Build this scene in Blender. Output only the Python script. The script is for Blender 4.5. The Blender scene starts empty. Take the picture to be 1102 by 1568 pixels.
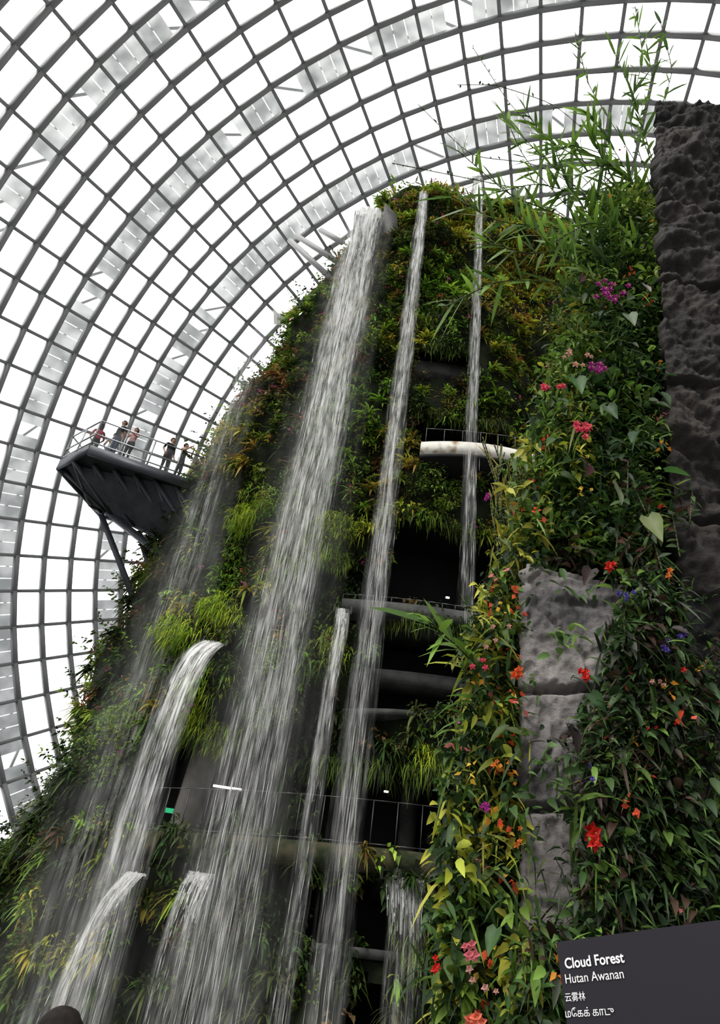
import bpy, bmesh, math, random
import numpy as np
from mathutils import Vector, Matrix, noise
rng=np.random.default_rng(7); random.seed(7)
scene=bpy.context.scene
try: scene.view_settings.view_transform='Standard'
except Exception: pass
# ---------------- camera calibration -----------------
CAMZ=1.65; F=1045.0; CP,SP=.817,.5766
CAM=np.array([0,0,CAMZ])
def ray(px,py):
    x=px-551.; y=784.-py
    r=.989*x-.148*y; u=.148*x+.989*y
    return np.array([r, F*CP-SP*u, F*SP+CP*u])
def P(px,py,Y):
    d=ray(px,py); return CAM+d*(Y/d[1])
cam=bpy.data.cameras.new('camera'); co=bpy.data.objects.new('camera',cam); scene.collection.objects.link(co)
cam.sensor_fit='VERTICAL'; cam.sensor_height=36; cam.sensor_width=36*1614/2296; cam.lens=24; cam.clip_end=400; cam.clip_start=.05
Rv=Vector((1,0,0)); Uv=Vector((0,-SP,CP)); Fv=Vector((0,CP,SP))
X=(Rv*.989+Uv*.148).normalized(); Y_=(Rv*-.148+Uv*.989).normalized(); Z=X.cross(Y_)
m=Matrix((X,Y_,Z)).transposed().to_4x4(); m.translation=Vector(CAM); co.matrix_world=m
scene.camera=co
# ---------------- materials -----------------
def mat(name,col=(.5,.5,.5),rough=.7,metal=0,nscale=None,col2=None,bump=0,bscale=8,spec=.3,contrast=(.35,.65),bdist=.12):
    M=bpy.data.materials.new(name); M.use_nodes=True; nt=M.node_tree; b=nt.nodes['Principled BSDF']
    b.inputs['Base Color'].default_value=(*col,1); b.inputs['Roughness'].default_value=rough; b.inputs['Metallic'].default_value=metal
    b.inputs['Specular IOR Level'].default_value=spec
    tc=nt.nodes.new('ShaderNodeTexCoord')
    if nscale:
        n=nt.nodes.new('ShaderNodeTexNoise'); n.inputs['Scale'].default_value=nscale; n.inputs['Detail'].default_value=8
        r=nt.nodes.new('ShaderNodeValToRGB'); r.color_ramp.elements[0].position=contrast[0]; r.color_ramp.elements[1].position=contrast[1]
        r.color_ramp.elements[0].color=(*col,1); r.color_ramp.elements[1].color=(*(col2 or col),1)
        nt.links.new(tc.outputs['Object'],n.inputs['Vector']); nt.links.new(n.outputs['Fac'],r.inputs['Fac']); nt.links.new(r.outputs['Color'],b.inputs['Base Color'])
    if bump:
        n2=nt.nodes.new('ShaderNodeTexNoise'); n2.inputs['Scale'].default_value=bscale; n2.inputs['Detail'].default_value=10; n2.inputs['Roughness'].default_value=.7
        bp=nt.nodes.new('ShaderNodeBump'); bp.inputs['Strength'].default_value=bump; bp.inputs['Distance'].default_value=bdist
        nt.links.new(tc.outputs['Object'],n2.inputs['Vector']); nt.links.new(n2.outputs['Fac'],bp.inputs['Height']); nt.links.new(bp.outputs['Normal'],b.inputs['Normal'])
    return M
def attrmat(name,trans=.35,rough=.5,spec=.35):
    M=bpy.data.materials.new(name); M.use_nodes=True; nt=M.node_tree; b=nt.nodes['Principled BSDF']; out=nt.nodes['Material Output']
    a=nt.nodes.new('ShaderNodeAttribute'); a.attribute_name='Col'
    nt.links.new(a.outputs['Color'],b.inputs['Base Color']); b.inputs['Roughness'].default_value=rough; b.inputs['Specular IOR Level'].default_value=spec
    t=nt.nodes.new('ShaderNodeBsdfTranslucent'); mx=nt.nodes.new('ShaderNodeMixShader'); mx.inputs[0].default_value=trans
    nt.links.new(a.outputs['Color'],t.inputs['Color']); nt.links.new(b.outputs[0],mx.inputs[1]); nt.links.new(t.outputs[0],mx.inputs[2]); nt.links.new(mx.outputs[0],out.inputs['Surface'])
    return M
M_leaf=attrmat('leaf_foliage',.38,.5,.28); M_petal=attrmat('petal',.4,.6)
M_water=attrmat('falling_water',.4,.25,.5)
def veilmat(name,fine):
    M=bpy.data.materials.new(name); M.use_nodes=True; nt=M.node_tree; nd=nt.nodes; lk=nt.links.new; out=nd['Material Output']; nd.remove(nd['Principled BSDF'])
    a=nd.new('ShaderNodeAttribute'); a.attribute_name='Flow'; sp=nd.new('ShaderNodeSeparateColor'); lk(a.outputs['Color'],sp.inputs[0])
    def math_(op,x,y,clamp=False):
        k=nd.new('ShaderNodeMath'); k.operation=op; k.use_clamp=clamp
        for i,v in enumerate((x,y)):
            if isinstance(v,(int,float)): k.inputs[i].default_value=v
            else: lk(v,k.inputs[i])
        return k.outputs[0]
    def nz(fx,fh,lo,hi,o0,o1,det=3):
        c=nd.new('ShaderNodeCombineXYZ'); lk(math_('MULTIPLY',sp.outputs[1],fx),c.inputs[0]); lk(math_('MULTIPLY',sp.outputs[2],fh),c.inputs[1])
        n=nd.new('ShaderNodeTexNoise'); n.inputs['Scale'].default_value=1; n.inputs['Detail'].default_value=det; lk(c.outputs[0],n.inputs['Vector'])
        r=nd.new('ShaderNodeMapRange'); r.inputs[1].default_value=lo; r.inputs[2].default_value=hi; r.inputs[3].default_value=o0; r.inputs[4].default_value=o1; lk(n.outputs['Fac'],r.inputs[0]); return r.outputs[0]
    if fine: n1=nz(5,.25,.38,.62,.12,1); n2=nz(24,.6,.36,.64,.05,1.2); n3=nz(9,1.6,.38,.62,.35,1.15)
    else: n1=nz(1.2,.25,.32,.68,.15,1); n2=nz(5,.35,.36,.64,.6,1.1); n3=nz(2,.9,.35,.65,.6,1.1)
    al=math_('MULTIPLY',math_('MULTIPLY',n1,n2),math_('MULTIPLY',n3,sp.outputs[0])); al=math_('MULTIPLY',al,a.outputs['Alpha'],True)
    d=nd.new('ShaderNodeBsdfDiffuse'); d.inputs['Color'].default_value=(.98,.98,.98,1); t=nd.new('ShaderNodeBsdfTranslucent'); t.inputs['Color'].default_value=(.98,.98,.98,1)
    m1=nd.new('ShaderNodeMixShader'); m1.inputs[0].default_value=.35; lk(d.outputs[0],m1.inputs[1]); lk(t.outputs[0],m1.inputs[2])
    tr=nd.new('ShaderNodeBsdfTransparent'); m2=nd.new('ShaderNodeMixShader'); lk(al,m2.inputs[0]); lk(tr.outputs[0],m2.inputs[1]); lk(m1.outputs[0],m2.inputs[2]); lk(m2.outputs[0],out.inputs['Surface']); return M
M_veil=veilmat('water_veil',True); M_spray=veilmat('water_spray',False)
M_steel=mat('painted_steel_grid',(.40,.405,.41),.5)
M_rib=mat('pale_rib_steel',(.6,.61,.62),.6)
M_soil=mat('planted_substrate',(.006,.008,.004),.95,nscale=2,col2=(.018,.026,.008),bump=.8,bscale=6)
M_soilb=mat('mossy_rock_wall',(.006,.007,.004),.9,nscale=1.5,col2=(.04,.032,.018),bump=1,bscale=5)
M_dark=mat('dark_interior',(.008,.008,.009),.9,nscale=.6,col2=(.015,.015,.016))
M_conc=mat('concrete',(.04,.04,.042),.85,nscale=2,col2=(.09,.09,.085),bump=.3)
M_slabmoss=mat('algae_stained_slab',(.02,.03,.01),.85,nscale=2.5,col2=(.10,.085,.045),bump=.6,contrast=(.4,.7))
M_white=mat('weathered_white_parapet',(.75,.73,.66),.6,nscale=2.6,col2=(.3,.2,.1),bump=.2,contrast=(.50,.68))
M_rockg=mat('dark_grey_stone',(.016,.017,.020),.75,nscale=.7,col2=(.062,.053,.046),bump=1,bscale=7,spec=.3,bdist=.06)
M_rockm=mat('slate_stone',(.13,.125,.13),.7,nscale=1.7,col2=(.38,.345,.34),bump=1,bscale=8,spec=.4,bdist=.05)
M_steeld=mat('walkway_steel',(.05,.055,.065),.45,.3,nscale=2,col2=(.08,.085,.1))
M_chute=mat('chute_metal',(.03,.031,.031),.6,.0,nscale=3,col2=(.07,.07,.065))
M_rail=mat('railing_steel',(.35,.36,.37),.35,.8); M_raild=mat('dark_railing_steel',(.10,.10,.10),.4,.5)
M_sign=mat('sign_panel',(.011,.010,.014),.5,nscale=.8,col2=(.018,.015,.022),spec=.2)
M_text=mat('sign_lettering',(.8,.8,.8),.6)
M_ground=mat('wet_paving',(.03,.032,.03),.4,nscale=.7,col2=(.06,.06,.055))
def emis(name,c,s):
    M=bpy.data.materials.new(name); M.use_nodes=True; b=M.node_tree.nodes['Principled BSDF']
    b.inputs['Emission Color'].default_value=(*c,1); b.inputs['Emission Strength'].default_value=s; b.inputs['Base Color'].default_value=(*c,1); return M
M_lamp=emis('tube_light',(1,.95,.8),3); M_exit=emis('exit_sign_green',(.05,.7,.3),.6)
def glassmat():
    M=bpy.data.materials.new('clear_glass'); M.use_nodes=True; nt=M.node_tree; out=nt.nodes['Material Output']
    t=nt.nodes.new('ShaderNodeBsdfTransparent'); g=nt.nodes.new('ShaderNodeBsdfGlossy'); g.inputs['Roughness'].default_value=.05
    t.inputs['Color'].default_value=(.93,.96,.95,1); mx=nt.nodes.new('ShaderNodeMixShader'); mx.inputs[0].default_value=.08
    nt.links.new(t.outputs[0],mx.inputs[1]); nt.links.new(g.outputs[0],mx.inputs[2]); nt.links.new(mx.outputs[0],out.inputs['Surface']); return M
M_glass=glassmat()
def shade():
    M=bpy.data.materials.new('translucent_shade'); M.use_nodes=True; nt=M.node_tree; out=nt.nodes['Material Output']
    tc=nt.nodes.new('ShaderNodeTexCoord'); nn_=nt.nodes.new('ShaderNodeTexNoise'); nn_.inputs['Scale'].default_value=.6; nt.links.new(tc.outputs['Object'],nn_.inputs['Vector'])
    r=nt.nodes.new('ShaderNodeValToRGB'); r.color_ramp.elements[0].position=.38; r.color_ramp.elements[0].color=(.21,.22,.22,1); r.color_ramp.elements[1].position=.62; r.color_ramp.elements[1].color=(.42,.43,.43,1); nt.links.new(nn_.outputs['Fac'],r.inputs['Fac'])
    t=nt.nodes.new('ShaderNodeBsdfTranslucent'); nt.links.new(r.outputs[0],t.inputs['Color']); d=nt.nodes.new('ShaderNodeBsdfDiffuse'); d.inputs['Color'].default_value=(.6,.6,.59,1)
    mx=nt.nodes.new('ShaderNodeMixShader'); mx.inputs[0].default_value=.2
    nt.links.new(t.outputs[0],mx.inputs[1]); nt.links.new(d.outputs[0],mx.inputs[2]); nt.links.new(mx.outputs[0],out.inputs['Surface']); return M
M_shade=shade()
# ---------------- mesh helpers -----------------
def npmesh(name,V,Fc,material,col=None,smooth=False,parent=None):
    V=np.asarray(V,dtype=np.float32).reshape(-1,3); Fc=np.asarray(Fc,dtype=np.int32); k=Fc.shape[1]
    me=bpy.data.meshes.new(name); me.vertices.add(len(V)); me.vertices.foreach_set('co',V.ravel())
    me.loops.add(Fc.size); me.loops.foreach_set('vertex_index',Fc.ravel())
    me.polygons.add(len(Fc)); me.polygons.foreach_set('loop_start',np.arange(0,Fc.size,k,dtype=np.int32)); me.polygons.foreach_set('loop_total',np.full(len(Fc),k,dtype=np.int32))
    if smooth: me.polygons.foreach_set('use_smooth',np.ones(len(Fc),dtype=bool))
    me.update(calc_edges=True); me.validate()
    if col is not None:
        a=me.color_attributes.new('Col','FLOAT_COLOR','POINT'); c=np.ones((len(V),4),dtype=np.float32); c[:,:3]=col; a.data.foreach_set('color',c.ravel())
    me.materials.append(material)
    ob=bpy.data.objects.new(name,me); scene.collection.objects.link(ob)
    if parent: ob.parent=parent
    return ob
def empty(name,loc=(0,0,0)):
    e=bpy.data.objects.new(name,None); e.location=(0,0,0); scene.collection.objects.link(e); return e
class Fol:
    def __init__(s): s.V=[];s.F=[];s.C=[];s.n=0
    def add(s,T,pos,dr,nr,L,W,col,droop):
        tv,tf=T; tv=np.array(tv,float); tf=np.array(tf)
        N=len(pos)
        if N==0: return
        a=dr/np.linalg.norm(dr,axis=1,keepdims=True); b=np.cross(nr,a); b/=np.linalg.norm(b,axis=1,keepdims=True)+1e-9; c=np.cross(a,b)
        L=np.broadcast_to(L,(N,)).reshape(N,1,1); W=np.broadcast_to(W,(N,)).reshape(N,1,1); dp=np.broadcast_to(droop,(N,)).reshape(N,1)
        v=pos[:,None]+a[:,None]*tv[None,:,0:1]*L+b[:,None]*tv[None,:,1:2]*W+c[:,None]*tv[None,:,2:3]*W
        v[:,:,2]-=dp*L[:,:,0]*tv[None,:,0]**2
        k=len(tv); s.V.append(v.reshape(-1,3)); s.F.append((tf[None]+(s.n+np.arange(N)*k)[:,None,None]).reshape(-1,3))
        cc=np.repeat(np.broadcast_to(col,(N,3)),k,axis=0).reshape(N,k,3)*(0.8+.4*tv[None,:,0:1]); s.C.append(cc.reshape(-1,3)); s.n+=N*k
    def build(s,name,m,parent=None):
        return npmesh(name,np.concatenate(s.V),np.concatenate(s.F),m,np.concatenate(s.C),False,parent)
T_leaf=([(0,0,0),(.4,.5,.15),(1,0,0),(.4,-.5,.15),(.45,0,0)],[(0,4,1),(1,4,2),(0,3,4),(3,2,4)])
T_oval=([(0,0,0),(.2,.34,.12),(.5,.46,.16),(.8,.26,.08),(1,0,-.03),(.8,-.26,.08),(.5,-.46,.16),(.2,-.34,.12),(.35,0,0),(.7,0,0)],[(0,8,1),(1,8,2),(2,8,9),(2,9,3),(3,9,4),(4,9,5),(5,9,6),(6,9,8),(6,8,7),(7,8,0)])
T_blade=([(0,.3,0),(0,-.3,0),(.35,.5,0),(.35,-.5,0),(.7,.35,0),(.7,-.35,0),(1,0,0)],[(0,1,2),(1,3,2),(2,3,4),(3,5,4),(4,5,6)])
T_heart=([(0,0,0),(-.12,.24,.1),(.1,.45,.2),(.4,.42,.22),(.72,.22,.1),(1,0,-.1),(.72,-.22,.1),(.4,-.42,.22),(.1,-.45,.2),(-.12,-.24,.1),(.4,0,-.02)],
 [(0,10,1),(1,10,2),(2,10,3),(3,10,4),(4,10,5),(5,10,6),(6,10,7),(7,10,8),(8,10,9),(9,10,0)])
def rdir(n): v=rng.normal(size=(n,3)); return v/np.linalg.norm(v,axis=1,keepdims=True)
def beams(A,B,nrm,w,h):
    A=np.asarray(A,float);B=np.asarray(B,float);N=len(A); nrm=np.broadcast_to(np.asarray(nrm,float),(N,3))
    a=B-A; a=a/(np.linalg.norm(a,axis=1,keepdims=True)+1e-9); b=np.cross(nrm,a); b/=np.linalg.norm(b,axis=1,keepdims=True)+1e-9; c=np.cross(a,b)
    vs=[]
    for Q in (A,B):
        for sx,sy in ((-1,-1),(1,-1),(1,1),(-1,1)): vs.append(Q+b*sx*w/2+c*sy*h/2)
    V=np.stack(vs,1).reshape(-1,3); f=np.array([(0,1,5,4),(1,2,6,5),(2,3,7,6),(3,0,4,7),(0,3,2,1),(4,5,6,7)])
    Fc=(f[None]+(np.arange(N)*8)[:,None,None]).reshape(-1,4); return V,Fc
def beamobj(name,segs,nrm,w,h,m,parent=None):
    V,Fc=beams([s[0] for s in segs],[s[1] for s in segs],nrm,w,h); return npmesh(name,V,Fc,m,parent=parent)
def prism(name,pts,z0,z1,m,parent=None):
    bm=bmesh.new(); a=[bm.verts.new((p[0],p[1],z0)) for p in pts]; b=[bm.verts.new((p[0],p[1],z1)) for p in pts]
    bm.faces.new(a[::-1]); bm.faces.new(b)
    for i in range(len(pts)): j=(i+1)%len(pts); bm.faces.new((a[i],a[j],b[j],b[i]))
    bmesh.ops.recalc_face_normals(bm,faces=bm.faces); me=bpy.data.meshes.new(name); bm.to_mesh(me); me.materials.append(m)
    o=bpy.data.objects.new(name,me); scene.collection.objects.link(o)
    if parent:o.parent=parent
    return o
# ---------------- dome -----------------
n=np.array([.268,.824,.5]); n/=np.linalg.norm(n); e1=np.cross(n,[0,0,1.]); e1/=np.linalg.norm(e1); e2=np.cross(e1,n)
Cc=CAM+20*n; RS=42
def domept(al,ph,off=0):
    d=math.cos(al)*n+math.sin(al)*(math.cos(ph)*e1+math.sin(ph)*e2)
    R=RS+off; t=20*math.cos(al)+math.sqrt(R*R-400*math.sin(al)**2); return CAM+d*t
rows=[math.radians(34+1.875*k) for k in range(-14,25)]; NP=90
G=np.array([[domept(a,2*math.pi*j/NP) for j in range(NP)] for a in rows])
SA,SB,LA,LB=[],[],[],[]
for i in range(len(rows)):
    for j in range(NP):
        p=G[i,j]; q=G[i,(j+1)%NP]
        if p[2]>-.2 and q[2]>-.2: LA.append(p);LB.append(q)
        if i+1<len(rows):
            q=G[i+1,j]
            if p[2]>-.2 and q[2]>-.2: SA.append(p);SB.append(q)
dome=empty('glass_dome')
def dn(A,B):
    mm=(np.array(A)+np.array(B))/2-Cc; return mm/np.linalg.norm(mm,axis=1,keepdims=True)
V,Fc=beams(LA,LB,dn(LA,LB),.28,.55); npmesh('arch_members',V,Fc,M_steel,parent=dome)
V,Fc=beams(SA,SB,dn(SA,SB),.23,.45); npmesh('longitudinal_members',V,Fc,M_steel,parent=dome)
sa,sb=[],[]; pv=[];pf=[]
for band in (26.5,34,41.5,49,56.5,64):
    a0=math.radians(band); a1=math.radians(band+1.875)
    for j in range(NP):
        p0,p1=2*math.pi*j/NP,2*math.pi*(j+1)/NP
        if domept(a0,p0)[2]<0 or domept(a0,p1)[2]<0: continue
        for al in (a0,a1):
            sa.append(domept(al,p0,2.2)); sb.append(domept(al,p1,2.2))
        sa.append(domept(a0,p0,2.2)); sb.append(domept(a1,p1,2.2))
        if j%4==0:
            sa.append(domept(a0,p0,.2)); sb.append(domept(a0,p1,2.2)); sa.append(domept(a0,p0,.2)); sb.append(domept(a1,p0,2.2)); sa.append(domept(a0,p0,.2)); sb.append(domept(a0,p0-.07,2.2))
        for (f0,f1) in ((0,.31),(.33,.64),(.66,.99)):
            if rng.random()<.88:
                k=len(pv)
                for (al,ph) in ((a0,p0+(p1-p0)*f0),(a0,p0+(p1-p0)*f1),(a1,p0+(p1-p0)*f1),(a1,p0+(p1-p0)*f0)): pv.append(domept(al,ph,1.2))
                pf.append((k,k+1,k+2,k+3))
V,Fc=beams(sa,sb,dn(sa,sb),.16,.3); npmesh('outer_rib_trusses',V,Fc,M_rib,parent=dome)
npmesh('roller_shades',pv,pf,M_shade,parent=dome)
# ---------------- mountain -----------------
CXm,CYm=2.0,25.0
ZT=[0,3.4,6.4,13.7,19.7,24,28.3,32,35.6]; RL=[11.3,11.1,10.6,10.0,9.1,7.8,6.5,5.2,4.2]
def rl(z): return np.interp(z,ZT,RL)
TZ=35.3
def surf(th,z,sc=1,disp=True,off=0):
    c,s=math.cos(th),math.sin(th)
    rx=(rl(z) if c>0 else 11.0)
    ry=6.5
    x,y=-c*rx,-s*ry
    if disp:
        p=Vector((x*.35,y*.35,z*.28)); d=.9*noise.noise(p)+.5*noise.noise(p*2.7)
        off=off+d
    nx,ny=-c/rx,-s/ry; l=math.hypot(nx,ny); nx/=l; ny/=l
    return np.array([CXm+x*sc+nx*off,CYm+y*sc+ny*off,z]),np.array([nx,ny,0.0])
HOLES=[(.95,4.5,11.5,14.7),(1.5,5.4,16.7,19.7),(1.3,3.4,21.8,22.9),(.7,4.6,8.2,11.1),(-4.5,-1.9,4.4,7.0),(-.4,3.1,4.4,6.6),(-.1,2.2,2.5,4.0),(-4.2,-2.9,1.2,2.9),(-3.4,-2.6,10.2,11.6),(1.2,2.4,.0,2.0)]
def inhole(x,y,z,mrg=0):
    if y>23: return False
    for i,(a,b,c,d) in enumerate(HOLES):
        w=.18*math.sin(x*5+z*3)
        if a+mrg+w<x<b-mrg+w and c+mrg+w*.5<z<d-mrg+w: return True
    return False
NT,NZ=260,180
zs=list(np.linspace(0,TZ,NZ))+[TZ+.4,TZ+.7,TZ+.8,TZ+.8]; scs=[1]*NZ+[.93,.75,.4,.02]
V=[];
for z,sc in zip(zs,scs):
    for j in range(NT): V.append(surf(2*math.pi*j/NT,z,sc)[0])
V=np.array(V); Fq=[]
for i in range(len(zs)-1):
    for j in range(NT):
        a=i*NT+j;b=i*NT+(j+1)%NT;c=b+NT;d=a+NT; ct=(V[a]+V[c])/2
        if inhole(*ct): continue
        Fq.append((a,b,c,d))
mtn=empty('cloud_forest_mountain')
npmesh('planted_shell',V,Fq,M_soil,smooth=True,parent=mtn)
Vc=[];Fq=[]
for i,z in enumerate((0,34)):
    for j in range(64):
        p,_=surf(2*math.pi*j/64,z,.66,False); Vc.append(p)
for j in range(64): Fq.append((j,(j+1)%64,64+(j+1)%64,64+j))
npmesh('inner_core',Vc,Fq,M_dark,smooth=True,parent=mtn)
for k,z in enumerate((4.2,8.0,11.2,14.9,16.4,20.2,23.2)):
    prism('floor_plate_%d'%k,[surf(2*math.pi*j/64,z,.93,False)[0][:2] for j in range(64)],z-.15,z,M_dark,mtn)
def arcslab(name,x0,x1,z0,z1,off0,off1,m,dz=0,parent=mtn,N=24,bow=0):
    def th(x): c=-(x-CXm)/(rl(z0) if x<CXm else 11.0); return math.acos(max(-1,min(1,c)))
    t0,t1=th(x0),th(x1); V=[];Fq=[]
    for i in range(N+1):
        f=i/N; t=t0+(t1-t0)*f; bw=bow*math.sin(math.pi*f)
        for (o,zz) in ((off0,z0),(off1+bw,z0),(off1+bw,z1),(off0,z1)):
            p,_=surf(t,z0,1,False,o); V.append((p[0],p[1],zz+dz*f))
    for i in range(N):
        for k in range(4): a=i*4+k;b=i*4+(k+1)%4; Fq.append((a,b,b+4,a+4))
    Fq+= [(0,3,2,1),(N*4,N*4+1,N*4+2,N*4+3)]
    return npmesh(name,V,Fq,m,parent=parent)
def arcrail(name,x0,x1,z,off,h,m=M_raild,dz=0,N=14,glass=False):
    def th(x): c=-(x-CXm)/(rl(z) if x<CXm else 11.0); return math.acos(max(-1,min(1,c)))
    t0,t1=th(x0),th(x1); pts=[]
    for i in range(N+1):
        p,_=surf(t0+(t1-t0)*i/N,z,1,False,off); pts.append(np.array([p[0],p[1],z+dz*i/N]))
    seg=[]
    up=np.array([0,0,h])
    for i in range(N): seg+= [(pts[i]+up,pts[i+1]+up),(pts[i]+up*.08,pts[i+1]+up*.08)]
    for p in pts: seg.append((p,p+up))
    return beamobj(name,seg,(0.3,1,.2),.022,.022,m,mtn)
arcslab('lower_balcony_slab',-5.0,3.6,3.85,4.4,-2.5,.35,M_slabmoss,.35)
arcrail('lower_balcony_rail',-4.8,3.3,4.4,.2,1.1,dz=.35)
arcslab('mid_balcony_slab',-.1,5.2,10.9,11.35,-2.5,.3,M_conc,.2)
arcrail('mid_balcony_rail',-.1,5.2,11.35,.2,.2,dz=.2)
arcslab('inner_gallery_slab',.4,5,9.15,9.55,-1.6,-.5,M_conc,.2)
arcslab('lower_gallery_lip',.3,4.4,7.95,8.12,-1.6,-.1,M_conc,.2,bow=.35)
arcslab('white_balcony_parapet',1.75,5.75,16.93,17.5,.6,.75,M_white,.55,bow=.18)
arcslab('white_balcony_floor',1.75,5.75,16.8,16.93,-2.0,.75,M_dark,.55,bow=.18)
arcrail('white_balcony_rail',1.9,5.6,17.5,.7,.7,dz=.55,N=6)
arcslab('upper_pipe_band',1.2,3.6,22.1,22.75,-1.2,-.3,M_conc,.1)
arcslab('low_opening_lip',-.4,3.2,2.35,2.55,-1.6,-.2,M_conc,.1,bow=.35)
def tube(name,p0,p1,r0,r1,m,parent=None,seg=14,flare=False):
    p0=np.array(p0,float);p1=np.array(p1,float);a=p1-p0;L=np.linalg.norm(a);a/=L;t=np.array([1,0,0]) if abs(a[0])<.8 else np.array([0,1,0]);b=np.cross(a,t);b/=np.linalg.norm(b);c=np.cross(a,b)
    V=[];Fq=[]; K=6
    for i in range(K+1):
        f=i/K; r=r0+(r1-r0)*f
        for j in range(seg): q=2*math.pi*j/seg; V.append(p0+a*L*f+(b*math.cos(q)+c*math.sin(q))*r)
    for i in range(K):
        for j in range(seg): Fq.append((i*seg+j,i*seg+(j+1)%seg,(i+1)*seg+(j+1)%seg,(i+1)*seg+j))
    return npmesh(name,V,Fq,m,smooth=True,parent=parent)
M_col=mat('column_concrete',(.10,.095,.09),.85,nscale=2,col2=(.16,.15,.14))
tube('gallery_column',(-3.45,19.9,4.2),(-3.2,19.9,8.1),.34,.38,M_col,mtn)
tube('gallery_column_b',(2.6,20.3,4.2),(2.6,20.3,8.1),.25,.25,M_conc,mtn)
q=P(348,1206,19.4); beamobj('gallery_tube_light',[(q+[-.38,0,0],q+[.38,0,0])],(0,0,1),.05,.05,M_lamp,mtn)
q=P(259,1241,20.6); beamobj('exit_sign',[(q+[-.12,0,0],q+[.12,0,0])],(0,0,1),.04,.12,M_exit,mtn)
for a,b in ((591,1212),(685,915)):
    q=P(a,b,20.0); beamobj('downlight',[(q+[-.06,0,0],q+[.06,0,0])],(0,0,1),.06,.04,M_lamp,mtn)
# ------------- mountain planting -------------
def PX(px,py,Y=18.6): p=P(px,py,Y); return p[0],p[2]
blobs=[]
for (px,py,r,ty) in [(510,830,50,'g'),(450,870,45,'g'),(325,1080,50,'g'),(390,765,35,'g'),(335,930,38,'g'),(280,950,25,'g'),(660,765,40,'m'),(730,765,40,'m'),(645,1195,32,'g'),
  (160,1110,60,'m'),(510,1015,30,'g'),(480,1190,24,'m'),(430,1110,30,'m'),(410,1000,40,'m'),(370,660,55,'y'),(790,470,80,'y'),(850,390,90,'y'),(720,360,60,'y'),(550,610,75,'b'),(520,700,60,'b'),(610,1440,30,'g'),
  (120,1400,60,'y'),(60,1430,60,'y'),(400,1290,26,'m'),(770,820,60,'y'),(440,760,30,'m'),(140,1300,40,'y'),(750,600,45,'b'),(340,850,40,'b'),(680,440,60,'b'),(760,700,40,'m'),(350,620,30,'y'),(440,1180,40,'d'),(400,540,60,'r')]:
    x,z=PX(px,py); d=np.linalg.norm(P(px,py,18.6)-CAM); blobs.append((x,z,r*d/1250.,ty))
fol=Fol(); flo=Fol()
UP=np.array([0,0,1.])
COL={'d':[(.04,.08,.014),(.06,.105,.018),(.025,.05,.012),(.08,.095,.025),(.015,.03,.008)],'g':[(.28,.42,.02),(.38,.50,.03),(.2,.32,.02)],'m':[(.15,.25,.02),(.22,.32,.03),(.10,.18,.02)],
 'y':[(.42,.42,.04),(.24,.32,.03),(.46,.38,.05),(.12,.17,.02),(.3,.22,.04)],'b':[(.17,.31,.03),(.28,.44,.05),(.08,.16,.02)],'r':[(.16,.09,.05),(.14,.08,.03),(.24,.13,.04),(.07,.11,.02)]}
def clump(p,nv,ty,size):
    cbase=np.array(random.choice(COL[ty]))*random.uniform(.65,1.25)
    def cols(N,v=.3): return np.clip(cbase*(1+v*rng.normal(size=(N,1)))*(1+.12*rng.normal(size=(N,3))),.004,.8)
    if ty=='g':
        N=110; pos=p+rdir(N)*size*.55*np.array([1,.6,1]); dr=rdir(N)*.8+nv*.7+UP*.1
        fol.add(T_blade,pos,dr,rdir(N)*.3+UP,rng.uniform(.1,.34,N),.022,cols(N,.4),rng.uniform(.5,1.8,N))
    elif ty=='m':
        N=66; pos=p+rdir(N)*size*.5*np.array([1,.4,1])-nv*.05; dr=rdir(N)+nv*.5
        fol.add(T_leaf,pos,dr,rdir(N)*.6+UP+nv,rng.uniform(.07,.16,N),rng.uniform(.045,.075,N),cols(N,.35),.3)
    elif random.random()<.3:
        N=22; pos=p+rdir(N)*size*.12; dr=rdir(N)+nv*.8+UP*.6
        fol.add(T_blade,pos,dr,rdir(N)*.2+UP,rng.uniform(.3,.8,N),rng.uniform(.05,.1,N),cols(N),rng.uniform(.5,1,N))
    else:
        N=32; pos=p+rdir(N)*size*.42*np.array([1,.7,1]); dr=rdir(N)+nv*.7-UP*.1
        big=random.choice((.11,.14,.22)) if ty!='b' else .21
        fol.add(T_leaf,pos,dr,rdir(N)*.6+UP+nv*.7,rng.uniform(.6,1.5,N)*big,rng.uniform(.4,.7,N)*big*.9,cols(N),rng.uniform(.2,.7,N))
NC=9000
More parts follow.
